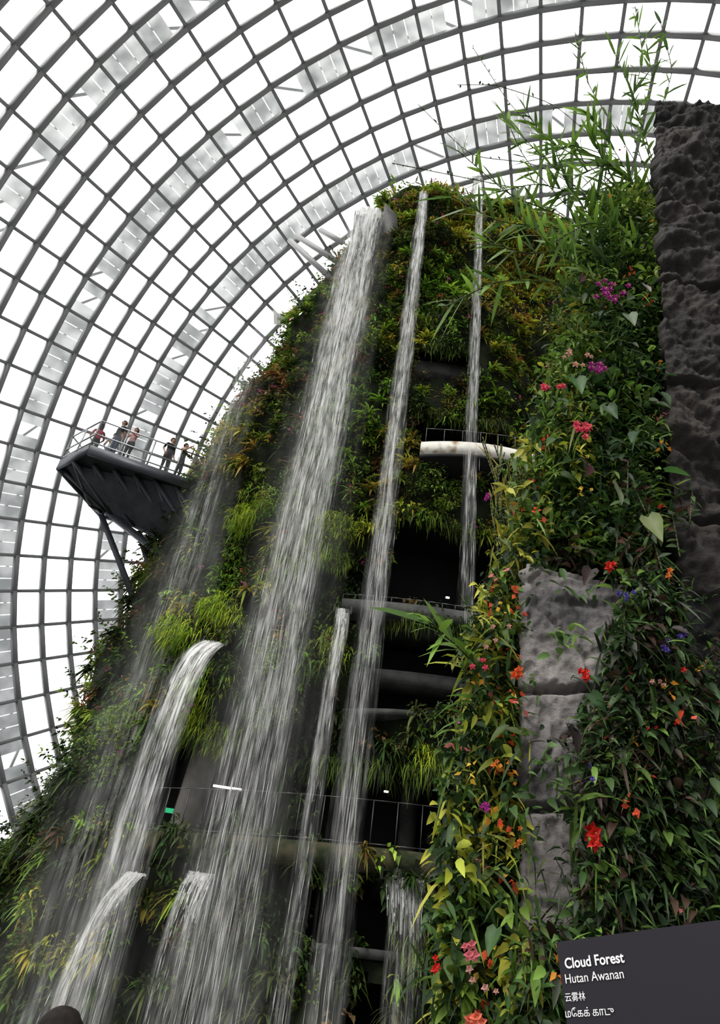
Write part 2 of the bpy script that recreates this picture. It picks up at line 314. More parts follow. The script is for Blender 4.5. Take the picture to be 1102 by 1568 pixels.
for k in range(NC):
    th=math.pi*random.uniform(-.08,.98); z=random.uniform(.2,TZ+.9)
    c=math.cos(th); s=math.sin(th)
    if random.random()>math.hypot(s*10,c*6.5)/10: continue
    if z>TZ:
        sc=random.uniform(.3,1.0); p,nv=surf(th,z,sc); p[2]=TZ+.1+ .6*(1-sc)+.2
        nv=nv*.4+UP*.6
    else: p,nv=surf(th,z,1,True,random.uniform(-.05,.25))
    if inhole(p[0],p[1],p[2],.12): continue
    ty=None
    for (bx,bz,br,t) in blobs:
        if math.hypot(p[0]-bx,(p[2]-bz)*.8)<br*random.uniform(.6,1.15) and p[1]<23: ty=t;break
    if ty in('g','m'): p=p+nv*random.uniform(0,.5)
    if ty is None:
        g=noise.noise(Vector((p[0]*.9,p[2]*.8,9)))
        if g<-.24 and random.random()<.7 and z<TZ-.3: continue
        v=noise.noise(Vector((p[0]*.5,p[2]*.45,3)))+.25*random.uniform(-1,1)+ (p[2]-13)*.013  # height term: darker plant types lower down, painting the weaker light into their colour
        ty='d' if v<.06 else ('b' if v<.16 else ('m' if v<.30 else 'y'))
        if random.random()<.07: ty='r'
    clump(p,nv,ty,random.uniform(.45,.95))
    if random.random()<.05 and p[2]>6:
        N=5; col=random.choice([(.6,.05,.06),(.65,.1,.25),(.7,.3,.05),(.55,.08,.35)])
        flo.add(T_leaf,p+nv*.3+rdir(N)*.12,rdir(N),rdir(N),.1,.09,np.array(col),.1)
for (a,b,c,d) in HOLES[:6]:
    for k in range(int((b-a)*14)):
        x=random.uniform(a,b); ct=max(-1,min(1,-(x-CXm)/(rl(d) if x<CXm else 11.)))
        p,nv=surf(math.acos(ct),d+.12,1,True,.1)
        N=14; fol.add(T_blade,p+rdir(N)*.2,nv*.6+rdir(N)*.5,rdir(N)*.2+UP,rng.uniform(.2,.5,N),.026,np.array(random.choice(COL['m']+COL['d'])),rng.uniform(.9,1.6,N))
for k in range(220):
    z=random.uniform(1,34); p,nv=surf(random.uniform(-.05,.75),z,1,True,.2); L=random.uniform(.4,1.3)
    dr=nv+UP*random.uniform(.1,1)+rdir(1)[0]*.3; dr/=np.linalg.norm(dr); N=16
    t=rng.uniform(.2,1,N)[:,None]; fol.add(T_leaf,p+dr*L*t,dr+rdir(N)*.9,rdir(N),rng.uniform(.1,.22,N),.08,np.array(random.choice(COL['d']+COL['b'])),.4)
for k in range(44):
    x=random.uniform(-1.5,9); p=np.array([x,19.4+abs(x-3)*.12,TZ+.3]); L=random.uniform(.5,1.8)
    N=30; t=rng.uniform(0,1,N)[:,None]; dr=UP+rdir(1)[0]*.4
    fol.add(T_blade,p+dr*L*t,rdir(N)+UP*.4,rdir(N),rng.uniform(.25,.6,N),.07,np.array(random.choice(COL['b']+COL['y']+COL['d'])),.5)
fol.build('mountain_foliage',M_leaf,mtn); flo.build('mountain_blossoms',M_petal,mtn)
sh=Fol()
for k in range(420):
    p=np.array([random.uniform(-13,-7.5),random.uniform(17,22),0]); p[2]=random.uniform(.0,1)*(2.2+1.2*noise.noise(Vector((p[0],p[1],0))))
    N=26; cb=np.array(random.choice(COL['d']+COL['m'][:1])); sh.add(T_leaf,p+rdir(N)*.4,rdir(N)+UP*.3,rdir(N)+UP,rng.uniform(.1,.25,N),.1,cb*(1+.3*rng.normal(size=(N,1))).clip(.3,2),.4)
sh.build('garden_shrubbery',M_leaf)
# ---------------- waterfalls -----------------
def fall(name,xc,ylip,zt,zb,w0,w1,A,N,strands=14,xdrift=0,sw=.011,bright=.98,chute=True,scale_h=1.2,spread=.2,dens=(1.6,.55),lay=2,spray=None,sheet=1.3):
    e=empty(name); H=zt-zb
    sc=rng.uniform(-.4,.4,strands); wt=rng.uniform(.3,1.4,strands); wt/=wt.sum()
    k=rng.choice(strands,N,p=wt); s=sc[k]+rng.normal(size=N)*.03; uni=rng.random(N)<.35; s[uni]=rng.normal(size=uni.sum())*.22
    s=np.clip(s,-.6,.6)
    h=rng.random(N)**1.9*H; ln=.10+.02*h+rng.uniform(0,.3,N); ln=np.minimum(ln,.8)
    dy=rng.normal(size=N)
    def pos(h):
        f=np.clip(h/H,0,1); w=w0+(w1-w0)*f
        x=xc+s*w+xdrift*(1-np.exp(-h/scale_h)); y=ylip-A*(1-np.exp(-h/scale_h))+dy*(.03+spread*f); return np.stack([x,y,zt-h+.0*h],1)
    a=pos(h); b=pos(h+ln); yaw=rng.uniform(-1.1,1.1,N); nr=np.stack([np.sin(yaw),np.cos(yaw),0*yaw],1)
    f=Fol(); T=([(0,0,0),(.5,.5,0),(.5,-.5,0),(1,0,0)],[(0,2,1),(1,2,3)])
    c=np.array([bright,bright,bright*.99])*rng.uniform(.8,1.0,(N,1))
    f.add(T,a,b-a,nr,ln,sw*rng.uniform(.5,1.5,N),np.clip(c,0,.98),0)
    f.build('water_streaks',M_water,e)
    LY=[(1.0,1,M_veil,dens,0),(1.3,.6,M_veil,dens,1)][:lay]
    if spray: LY.append((spray[0],1,M_spray,(spray[1],spray[2]),2))
    for (wm,dm,mm,dd,ly) in LY:
        nh=max(20,int(H*5)); nx=12; V=[];Fq=[];FL=[]
        for i in range(nh+1):
            h_=H*(i/nh)**1.5; f_=h_/H; w=(w0+(w1-w0)*f_)*wm
            for j in range(nx+1):
                u=j/nx-.5; wy=.10*noise.noise(Vector((u*5,h_*.35,ly*7+xc)))*min(1,h_)
                V.append((xc+u*w+xdrift*(1-math.exp(-h_/scale_h))+.05*noise.noise(Vector((h_*.5,ly,xc))),ylip-A*(1-math.exp(-h_/scale_h))+wy+(ly-.5)*.16*min(1,h_),zt-h_))
                ed=max(0,1-abs(2*u)**(2.2 if ly<2 else 1.3))
                dn_=dd[0]+(dd[1]-dd[0])*min(1,(f_*1.15)**.6)
                if ly==2: dn_*=min(1,h_/3)
                FL.append((min(1,ed*1.4),u*w+xc*3+ly*11+20,h_+ly*5,dn_*dm))
        for i in range(nh):
            for j in range(nx): a_=i*(nx+1)+j; Fq.append((a_,a_+1,a_+nx+2,a_+nx+1))
        o=npmesh('water_veil',V,Fq,mm,None,True,e); at=o.data.attributes.new('Flow','FLOAT_COLOR','POINT'); at.data.foreach_set('color',np.array(FL,dtype=np.float32).ravel())
    V=[];Fq=[];C=[]; nx,nh=60,34; hh=min(sheet,H*.3)
    for i in range(nh+1):
        t=i/nh; h_=hh*t*t
        for j in range(nx+1):
            u=j/nx-.5; st=noise.noise(Vector((u*20*w0+xc,i*.12,2)))
            x=xc+u*w0*(1-.1*t)+xdrift*(1-math.exp(-h_/scale_h)); y=ylip-A*(1-math.exp(-h_/scale_h))-t*.25+.3+st*.07; z=zt-h_+.03+st*.05
            if i==0: y=ylip+.9
            V.append((x,y,z)); g=.6+.8*max(0,st+.1)+.2*t; C.append((g*bright,)*3)
    for i in range(nh):
        for j in range(nx):
            if noise.noise(Vector((j*.8,i*.13,xc)))> .42-.95*max(0,i/nh-.1): continue
            a_=i*(nx+1)+j; Fq.append((a_,a_+1,a_+nx+2,a_+nx+1))
    npmesh('water_sheet',V,Fq,M_water,np.clip(np.array(C),0,.98),True,e)
    if chute:
        w=w0/2+.06; y0,y1=ylip+.15,ylip+2.6; z=zt
        bm=bmesh.new()
        def box(x0,x1,ya,yb,z0,z1,zz0=None):
            vs=[bm.verts.new(v) for v in ((x0,ya,z0 if zz0 is None else zz0),(x1,ya,z0 if zz0 is None else zz0),(x1,yb,z0),(x0,yb,z0),(x0,ya,z1),(x1,ya,z1),(x1,yb,z1),(x0,yb,z1))]
            for q in ((3,2,1,0),(4,5,6,7),(0,1,5,4),(1,2,6,5),(2,3,7,6),(3,0,4,7)): bm.faces.new([vs[i] for i in q])
        box(xc-w,xc+w,y0,y1,z-.35,z-.04,z-.1); box(xc-w-.05,xc-w,y0-.05,y1,z-.45,z+.16,z-.1); box(xc+w,xc+w+.05,y0-.05,y1,z-.45,z+.16,z-.1)
        me=bpy.data.meshes.new('spout_channel'); bm.to_mesh(me); me.materials.append(M_chute); o=bpy.data.objects.new('spout_channel',me); scene.collection.objects.link(o); o.parent=e
    return e
fall('waterfall',-1.66,18.4,32.0,0,1.2,1.7,1.4,3000,22,0,.012,dens=(3.0,.36),spray=(2.1,.26,.12),sheet=3.2)
fall('waterfall',.76,18.3,33.9,0,.4,.75,1.3,1000,8,0,.011,dens=(2.4,.36),sheet=2)
fall('waterfall',3.35,18.0,35.9,10.9,.26,.42,1.0,550,5,0,.011,dens=(2.0,.4),chute=False)
fall('waterfall',-3.55,18.6,9.5,0,.62,1.0,2.3,450,8,-.25,.011,dens=(1.9,.5),sheet=2.4)
fall('waterfall',-.08,18.2,10.95,0,.34,.45,1.3,160,5,0,.011,dens=(1.3,.22),sheet=1.8)
fall('waterfall',-3.95,18.2,3.4,0,.42,.8,2.0,200,6,-.25,.011,dens=(1.1,.7),lay=1)
fall('waterfall',-2.45,18.2,3.6,0,.62,.55,1.8,120,6,0,.010,dens=(.7,.35),lay=1)
fall('waterfall',2.34,17.9,4.1,0,.95,.9,.9,140,8,0,.010,.5,dens=(.5,.25),lay=1,sheet=1.4)
fall('waterfall',-5.0,20.4,26.5,0,.5,1.9,1.0,200,9,-.3,.010,.9,dens=(.45,.3),lay=1,spray=(2.0,.16,.2),sheet=.4,chute=False)
wv=[(-1.0,17.9,32.15),(-1.0,20.6,32.3),(-1.0,20.6,28.2),(-1.0,18.5,29.3),(-.35,18.3,32.0),(.0,20.6,32.2),(.3,20.6,28.2),(.1,18.7,29.0)]
npmesh('spout_housing',wv,[(0,1,2,3),(4,7,6,5),(0,4,5,1),(3,2,6,7),(0,3,7,4),(1,5,6,2)],M_chute,parent=mtn)
# ---------------- cloud walk platform -----------------
cw=empty('cantilever_walkway'); zd=16.5
deck=[(-11.35,20.75),(-9.95,19.55),(-6.1,20.9),(-4,22),(-4,25),(-7,24.6),(-10.4,23.6)]
prism('deck_plate',deck,zd-.18,zd,M_steeld,cw)
edge=[np.array([x,y,zd]) for x,y in deck]
seg=[(edge[i]+[0,0,-.12],edge[(i+1)%7]+[0,0,-.12]) for i in range(7)]
beamobj('edge_fascia',seg,(0,0,1),.1,.42,M_steeld,cw)
hull=[np.array(v,float) for v in ((-11.2,20.9,zd-.2),(-6.2,21.0,zd-.2),(-4.5,22.3,zd-2.6),(-9.6,22.3,zd-.9),(-10.3,23.4,zd-.2),(-6.5,24.5,zd-.2))]
seg=[(hull[0],hull[3]),(hull[3],hull[2])]; 
near=[np.array([-10.6+4.4*t,20.1+.8*t,zd-.25]) for t in np.linspace(0,1,7)]; far=[np.array([-10.3+3.8*t,23.4+1.0*t,zd-.25]) for t in np.linspace(0,1,7)]
low=[hull[3]+(hull[2]-hull[3])*t for t in np.linspace(-.15,1,7)]
for i in range(7):
    seg+= [(near[i],low[i]),(far[i],low[i]),(near[i],far[i])]
    if i<6: seg+=[(near[i],low[i+1]),(far[i],low[i+1]),(near[i],far[i+1])]
beamobj('under_truss',seg,(0.1,.2,1),.1,.16,M_steeld,cw)
sk=[near[0]+[-.4,.3,0],low[0],low[6],near[6]]; npmesh('soffit_skin',[*sk],[(0,1,2,3)],M_steeld,parent=cw)
seg=[(np.array([-9.9,22.6,zd-.9]),np.array([-7.3,22.6,zd-4.6])),(np.array([-8.4,22.9,zd-1.2]),np.array([-6.6,22.6,zd-4.2])),(np.array([-9.6,22.3,zd-.9]),np.array([-5,22.3,zd-3.6]))]
beamobj('raking_struts',seg,(0,1,0),.22,.22,M_steeld,cw)
loop=[edge[3],edge[2],edge[1],edge[0],edge[6],edge[5]]
seg=[];gl=[];gf=[]
for i in range(len(loop)-1):
    a,b=loop[i],loop[i+1]; L=np.linalg.norm(b-a); K=max(1,int(L/.9))
    for t in range(K+1):
        p=a+(b-a)*t/K; seg.append((p,p+[0,0,1.3]))
    for hh in (1.3,.65,.25): seg.append((a+[0,0,hh],b+[0,0,hh]))
    k=len(gl); gl+=[a+[0,0,.08],b+[0,0,.08],b+[0,0,1.15],a+[0,0,1.15]]; gf.append((k,k+1,k+2,k+3))
beamobj('guard_rail',seg,(.2,.9,.3),.045,.045,M_rail,cw); npmesh('glass_balustrade',gl,gf,M_glass,parent=cw)
seg=[(P(443,368,21.5),P(505,425,20.6)),(P(452,360,21.5),P(515,400,20.4)),(P(443,368,21.5),P(470,392,21.3)),(P(490,352,21),P(525,372,20.2)),(P(505,425,20.6),P(540,430,21.5))]
beamobj('steel_outrigger',seg,(0,0,1),.14,.25,M_steel)
# ---------------- people -----------------
M_skin=mat('skin',(.45,.27,.19),.6); M_hair=mat('dark_hair',(.008,.007,.006),.8,nscale=40,col2=(.016,.012,.01),spec=.1); M_hb=mat('brown_hair',(.05,.03,.02),.6)
def cl(name,c): return mat(name,c,.85)
def person(loc,yaw,h,shirt,pants,pose,hair=M_hair,longhair=False,name='standing_visitor'):
    J=[];R=[];E=[];T=[]
    def j(p,r,t,par=None):
        J.append(p);R.append(r if isinstance(r,tuple) else (r,r));T.append(t)
        if par is not None:E.append((par,len(J)-1))
        return len(J)-1
    pel=j((0,0,.93),(.14,.10),1); wa=j((0,0,1.07),(.125,.09),0,pel); ch=j((0,.0,1.27),(.15,.105),0,wa); nb=j((0,-.005,1.42),(.075,.065),0,ch)
    nk=j((0,.0,1.49),.05,2,nb); h1=j((0,.02,1.57),(.072,.085),2,nk); h2=j((0,.01,1.66),(.068,.082),2,h1)
    for s in (-1,1):
        hp=j((s*.09,0,.86),(.085,.09),1,pel); kn=j((s*.1,.03,.49),.058,1,hp); an=j((s*.1,0,.09),.038,1,kn); j((s*.115,.15,.035),(.04,.028),3,an)
        sh_=j((s*.165,0,1.385),.055,0,ch)
        if pose=='lean': el,wr,ha=(s*.26,.12,1.13),(s*.18,.36,1.14),(s*.14,.43,1.13)
        elif pose=='photo': el,wr,ha=(s*.24,.16,1.2),(s*.1,.3,1.47),(s*.06,.33,1.53)
        elif pose=='side' : el,wr,ha=(s*.25,-.04,1.11),(s*.24,.1,.88),(s*.23,.13,.81)
        else: el,wr,ha=(s*.23,-.03,1.12),(s*.26,.05,.86),(s*.26,.07,.78)
        e_=j(el,.042,0 if pose!='photo' else 2,sh_); w_=j(wr,.027,2,e_); hh=j(ha,(.038,.02),2,w_)
    me=bpy.data.meshes.new('sk'); me.from_pydata(J,E,[]); ob=bpy.data.objects.new('sk',me); scene.collection.objects.link(ob)
    md=ob.modifiers.new('s','SKIN'); sv=me.skin_vertices[0].data
    for i,r in enumerate(R): sv[i].radius=r; sv[i].use_root=(i==0)
    ob.modifiers.new('u','SUBSURF').levels=2
    dg=bpy.context.evaluated_depsgraph_get(); ev=ob.evaluated_get(dg); nm=bpy.data.meshes.new_from_object(ev); bpy.data.objects.remove(ob)
    for mm in (shirt,pants,M_skin,M_hair): nm.materials.append(mm)
    JJ=np.array(J); JE=np.array(E)
    for p in nm.polygons:
        c=np.array(p.center); A=JJ[JE[:,0]];B=JJ[JE[:,1]]; t=np.clip(((c-A)*(B-A)).sum(1)/((B-A)**2).sum(1),0,1); d=np.linalg.norm(A+(B-A)*t[:,None]-c,axis=1); k=int(d.argmin())
        ti=T[E[k][1]]; 
        if E[k]==(ch,nb) : ti=0
        if E[k][0]==pel and ti==0 and c[2]<.98: ti=1
        p.material_index=ti; p.use_smooth=True
    body=bpy.data.objects.new(name,nm); scene.collection.objects.link(body)
    bm=bmesh.new(); bmesh.ops.create_uvsphere(bm,u_segments=24,v_segments=16,radius=1)
    for v in bm.verts:
        x,y,z=v.co
        v.co=Vector((x*.092,(y*.105 if y<0 else y*.085)-.008,1.635+z*.098))
        if z<-.1 and y<0 and longhair: v.co.z-=.2*(-z); v.co.y-=.01
        if y>.25 and z<.35: v.co.y=.03; v.co.x*=.85
        v.co+=Vector((1,1,1))*.004*noise.noise(Vector((x*9,y*9,z*3)))
    me=bpy.data.meshes.new('hair'); bm.to_mesh(me); me.materials.append(hair)
    for p in me.polygons:p.use_smooth=True
    hr=bpy.data.objects.new('hair',me); scene.collection.objects.link(hr); hr.parent=body
    bm=bmesh.new()
    def ell(c,r,mi):
        g=bmesh.ops.create_icosphere(bm,subdivisions=2,radius=1); 
        for v in g['verts']: v.co=Vector((c[0]+v.co.x*r[0],c[1]+v.co.y*r[1],c[2]+v.co.z*r[2]))
        fs={f for v in g['verts'] for f in v.link_faces}
        for f in fs:f.material_index=mi; f.smooth=True
    ell((0,.112,1.59),(.013,.02,.02),0)
    for s in (-1,1): ell((s*.082,.01,1.6),(.012,.02,.03),0); ell((s*.03,.095,1.615),(.012,.008,.007),1)
    ell((0,.1,1.555),(.022,.008,.006),2)
    for s in (-1,1):
        if pose=='lean': ha=Vector((s*.14,.43,1.13)); dv=Vector((-s*.2,.8,-.5))
        elif pose=='photo': ha=Vector((s*.06,.33,1.53)); dv=Vector((0,.4,.8))
        elif pose=='side': ha=Vector((s*.23,.13,.81)); dv=Vector((0,.2,-1))
        else: ha=Vector((s*.26,.07,.78)); dv=Vector((0,.15,-1))
        dv.normalize(); sd=dv.cross(Vector((s,0,0))).normalized()
        for q,(o,L) in enumerate(((-.027,.055),(-.01,.07),(.007,.074),(.024,.065),(.036,.05))):
            base=ha+sd*o; d2=(dv+ (sd*.9 if q==4 else sd*0)).normalized()
            for t in range(4): 
                c=base+d2*L*(t/3)+Vector((-s*.012*(t/3)**2*2,0,0)); ell(c,(.009-.001*t,.009-.001*t,.012),0)
    me=bpy.data.meshes.new('face_and_fingers'); bm.to_mesh(me); bm.free()
    for mm in (M_skin,M_hair,cl('lips',(.35,.1,.08))): me.materials.append(mm)
    o=bpy.data.objects.new('face_and_fingers',me); scene.collection.objects.link(o); o.parent=body
    sc=h/1.72; body.scale=(sc,)*3; body.location=loc; body.rotation_euler=(0,0,yaw); return body
blk=cl('black_cloth',(.02,.02,.022)); red=cl('red_cloth',(.4,.03,.05)); gry=cl('grey_cloth',(.2,.2,.22)); wht=cl('white_cloth',(.6,.58,.55)); pnk=cl('pink_cloth',(.55,.3,.3)); den=cl('denim',(.05,.07,.12)); olv=cl('olive_cloth',(.07,.08,.05))
pi=math.pi
person((-10.2,20.25,zd),.5,1.7,red,blk,'lean',M_hair,True)
person((-9.35,20.05,zd),2.6,1.88,blk,den,'stand',M_hb)
person((-8.85,20.15,zd),pi-.3,1.7,pnk,blk,'lean',M_hb,True)
person((-9.8,20.75,zd),.4,1.75,wht,gry,'lean')
person((-7.55,20.62,zd),-2.2,1.85,blk,blk,'side')
person((-7.05,20.8,zd),-1.9,1.82,olv,blk,'photo')
person((-.74,2.95,0),.2,1.50,blk,blk,'stand',M_hair,True,'nearby_visitor')
# ---------------- foreground rock + planting -----------------
def rockgrid(name,left,right_dx,m,nv=120,nh=60,amp=.18,seams=(),topslope=.5,back=2.0,parent=None,zfloor=True,skew=0,recede=1.0,style=0):
    L=np.array(left); 
    if zfloor: L=np.vstack([L,[L[-1][0],L[-1][1],0]])
    L=L[L[:,2].argsort()]; zz=L[:,2]; V=[];Fq=[]; z0,z1=0,zz[-1]
    for i in range(nv+1):
        f=i/nv; z=z0+(z1-z0)*f; x=np.interp(z,zz,L[:,0]); y=np.interp(z,zz,L[:,1])
        for j in range(nh+1):
            s=j/nh
            if s<.18: q=1-s/.18; px_,py_=x+recede*q,y+back*q; nd=Vector((-1,-.0,0)); ez=0
            elif s<.94: q=(s-.18)/.76; px_,py_=x+right_dx*q,y+skew*q; nd=Vector((0,-1,0)); ez=topslope*q*f
            else: q=(s-.94)/.06; px_,py_=x+right_dx,y+skew+back*q; nd=Vector((1,0,0)); ez=topslope*f
            p=Vector((px_,py_,z+ez)); w=noise.noise_vector(p*.8)*.4; pw_=p+w
            blk_=0
            for sm in seams: blk_+= (p.z>sm+.2*q)
            if style==0:
                a1=pw_.x*.9+pw_.z*.75+blk_*3.3; a2=pw_.z*.8-pw_.x*.5
                saw=(a1*1.25)%1.0; saw2=((a2+a1*.3)*2.3)%1.0
                vd=noise.voronoi(Vector((pw_.x*1.6+pw_.z*.9,blk_*5,pw_.z*1.1)))[0]
                b=noise.noise(Vector((p.x*.8,blk_*3,p.z*.6)))*1.0+(vd[1]-vd[0])*.9+.75*saw*min(1,(1-saw)*6)+.35*saw2*min(1,(1-saw2)*5)+.4*noise.noise(p*5)+.3*noise.noise(p*12)+.15*noise.noise(p*28)-.6
                b+=.9*noise.noise(Vector((blk_*7.7,3,1)))
            else:
                vd=noise.voronoi(Vector((pw_.x*1.8,pw_.y,pw_.z*1.3)))[0]; cr=vd[1]-vd[0]
                b=noise.noise(p*.9)*.8+min(cr,.12)*6+vd[0]*1.2+.35*noise.noise(p*6)+.3*noise.noise(p*14)+.2*noise.noise(p*30)-.6
            dsp=amp*b
            for sm in seams:
                dd=abs(p.z-sm-.2*q*(1 if s>.18 else 0)); 
                if dd<.05: dsp-=.14*(1-dd/.05)
            if f>.985: dsp-=.06
            p+=nd*dsp; V.append(tuple(p))
    for i in range(nv):
        for j in range(nh): a=i*(nh+1)+j; Fq.append((a,a+1,a+nh+2,a+nh+1))
    o=npmesh(name,V,Fq,m,smooth=False,parent=parent)
    bm=bmesh.new(); bm.from_mesh(o.data); bm.verts.ensure_lookup_table(); top=[bm.verts[nv*(nh+1)+j] for j in range(nh+1)]
    bm.faces.new(top); bm.to_mesh(o.data); bm.free()
    return o
seam=[P(1015,430,5.4)[2],P(1018,585,5.6)[2],P(1040,790,5.8)[2],P(1012,310,5.2)[2],P(1060,1010,6)[2]]
rockgrid('carved_rock_pillar',[P(1003,155,5.0),P(1008,300,5.2),P(1015,500,5.5),P(1020,600,5.6),P(1035,860,5.9),P(1048,960,6),P(1060,1060,6.1),P(1065,1200,6.1)],3.0,M_rockg,460,160,.17,seam,.7,2.0,recede=1.6)
rockgrid('slate_slab',[P(806,862,5.75),P(802,1040,5.75),P(800,1320,5.75)],1.1,M_rockm,240,110,.07,[P(800,1240,5.75)[2],P(800,1060,5.75)[2]],-.12,.8,recede=.35,style=1)
Lx=[(290,975),(430,930),(560,900),(660,870),(760,850),(850,840),(930,800),(1040,775),(1150,755),(1250,745),(1400,745),(1600,735)]
def LB_(py): return np.interp(py,[a for a,b in Lx],[b for a,b in Lx])-28
rockgrid('planted_rock_wall',[P(b,a,6.7) for a,b in Lx],3.6,M_soilb,150,60,.16,(),.3,2.5,recede=2.2,style=1)
ff=Fol(); fb=Fol()
GR={'l':[(.18,.30,.05),(.13,.23,.04),(.24,.32,.06)],'k':[(.025,.06,.015),(.04,.085,.02),(.02,.045,.015),(.06,.115,.03)],'y':[(.28,.32,.03),(.14,.23,.03),(.07,.14,.02),(.34,.33,.04)],
    'o':[(.75,.3,.03),(.65,.08,.03),(.8,.5,.06),(.7,.2,.2)]}
def one(px,py,Y,T,L,W,col,face=1.,droop=.4,D=None):
    p=P(px,py,Y)[None]; d=(rdir(1)+np.array([[0,-face,0]])) if D is None else np.array([D],float)
    ff.add(T,p,d,rdir(1)*.6+np.array([[0,-.6,.6]]),L,W,np.array(col),droop)
def onslab(px,py):
    if 790<px<962 and 872<py<960: return True
    if 790<px<935 and 960<=py<1090: return True
    if 790<px<895 and 1090<=py<1430: return True
    return False
for k in range(6600):
    py=random.uniform(290,1600); l=LB_(py); r=1010 if py<900 else 1120
    t=random.random(); px=l-50+ (r-l+50)*t
    if px<l and random.random()<(l-px)/50: continue
    sl=onslab(px,py)
    if sl and random.random()<(.97 if py<1100 else .93): continue
    if px>1040 and 840<py<1430 and random.random()<(.85 if py<1020 else .55): continue
    Y=random.uniform(5.85,6.6)-( .3 if random.random()<.3 else 0)
    if sl or 800<px and py>880: Y=random.uniform(5.2,5.6)
    if py<430: cs=GR['l']+GR['k'][:1]+GR['y'][1:2]
    elif py<850: cs=GR['k']+GR['l'][:2]+GR['y'][1:3]+(GR['y'] if px<900 else [])
    elif px<810: cs=GR['y']+GR['k'][:3]
    else: cs=GR['k']+[(.04,.05,.03),(.05,.03,.02)]+GR['l'][1:2]
    p=P(px,py,Y); N=random.randint(4,9); c=np.array(random.choice(cs))*(1+.25*random.gauss(0,1)); c=np.clip(c,.01,.6)
    T=T_oval if random.random()<.7 else T_blade; lg=random.choice((.08,.11,.14,.19))*(1.0 if T is T_oval else 1.8)*Y/6.2
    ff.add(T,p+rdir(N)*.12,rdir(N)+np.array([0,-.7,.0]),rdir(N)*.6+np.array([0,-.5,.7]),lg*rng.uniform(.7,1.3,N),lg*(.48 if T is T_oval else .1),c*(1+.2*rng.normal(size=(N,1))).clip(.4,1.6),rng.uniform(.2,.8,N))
    if (py>840 and px<800 and random.random()<.09) or random.random()<.012:
        N=5; fb.add(T_leaf,p+np.array([0,-.25,0])+rdir(N)*.06,rdir(N),rdir(N),.065,.045,np.array(random.choice(GR['o'])),.2)
stem=[]
def branch(pts,Y0,Y1,n,leafL,leafW,cols,T=T_blade,r=.008,droop=.35,spread=.7):
    W=[P(a,b,Y0+(Y1-Y0)*i/(len(pts)-1)) for i,(a,b) in enumerate(pts)]; W=np.array(W); K=24
    tt=np.linspace(0,len(W)-1,K); C=np.stack([np.interp(tt,range(len(W)),W[:,q]) for q in range(3)],1)
    for _ in range(3): C[1:-1]=(C[:-2]+2*C[1:-1]+C[2:])/4
    for i in range(K-1): stem.append((C[i],C[i+1]))
    for i in range(n):
        t=(.12+.88*(i+random.random()*.6)/n)*(K-1); t=min(t,K-1.01); a=int(t); p=C[a]+(C[a+1]-C[a])*(t-a); dv=C[a+1]-C[a]; dv/=np.linalg.norm(dv)+1e-9
        d=dv*.8+rdir(1)[0]*spread+UP*.15
        ff.add(T,p[None],d[None],(rdir(1)*.5+np.array([[0,-.6,.5]])),leafL*random.uniform(.6,1.3),leafW*random.uniform(.8,1.2),np.array(random.choice(cols))*random.uniform(.8,1.2),random.uniform(.3,1)*droop)
lg=[(.12,.22,.03),(.18,.32,.05),(.07,.14,.03)]; dk=[(.03,.06,.02),(.05,.09,.03)]
for pts,nn in [([(1000,420),(930,330),(850,260),(780,190)],40),([(1000,300),(960,180),(985,90),(972,10)],44),([(980,260),(900,130),(880,50)],24),([(960,400),(860,330),(780,300),(700,230)],40),
  ([(1000,200),(1030,110),(1010,30)],20),([(960,400),(860,350),(760,340),(690,300)],40),([(960,500),(850,430),(760,430),(680,470)],26),([(990,350),(900,250),(830,210),(800,160)],40),([(1000,330),(940,230),(900,170)],34),
  ([(1000,380),(900,300),(820,280),(740,300)],40),([(990,450),(900,380),(810,390),(740,370)],34),([(1000,250),(970,150),(940,80)],26),([(740,1030),(700,990),(655,950)],20),([(990,440),(880,330),(800,240),(770,170)],26),
  ([(960,480),(900,420),(850,380),(790,330)],34),([(980,420),(920,350),(870,290),(850,230)],40),([(990,300),(940,260),(880,220),(830,240)],36),([(1000,260),(980,200),(1000,130),(990,70)],36),([(990,380),(950,300),(920,240),(900,200)],40),
  ([(1000,330),(960,270),(930,250),(880,270)],36),([(1000,400),(950,350),(900,340),(850,370)],36)]:
    branch(pts,5.9,5.2,nn,.48,.06,lg,droop=.45)
for pts in [[(960,330),(820,250),(720,240),(640,160)],[(900,280),(780,160),(725,75)],[(950,250),(850,160),(760,130),(700,130)],[(800,290),(700,270),(600,250)]]:
    branch(pts,6.2,6.0,14,.1,.05,dk,T_leaf,droop=.3,spread=1.2)
for k in range(60):
    y0=random.uniform(880,1560); x0=LB_(y0)+random.uniform(-5,30); 
    branch([(x0,y0),(x0-random.uniform(10,35),y0-random.uniform(10,50)),(x0-random.uniform(20,60),y0+random.uniform(-60,50))],6.3,5.8,16,.15,.06,GR['y']+GR['k'],T_oval,spread=1.1)
for k in range(60):
    y0=random.uniform(700,1500); x0=random.uniform(930,1090)
    if y0<870: x0-=70
    if x0>1030 and 820<y0<1060: continue
    branch([(x0,y0),(x0+random.uniform(-20,50),y0-random.uniform(0,60)),(x0+random.uniform(-30,60),y0+random.uniform(-30,80))],5.8,5.4,14,.14,.058,GR['k']+[(.09,.03,.02)],T_oval,spread=1.1)
for k in range(90):
    x0=random.uniform(755,900); y0=random.uniform(800,860); branch([(x0,y0),(x0+random.uniform(-12,12),y0-60),(x0+random.uniform(-30,30),y0-random.uniform(90,150))],6.4,6.2,5,.3,.02,[(.4,.38,.04),(.2,.28,.04),(.5,.33,.05)],T_blade,spread=.3)
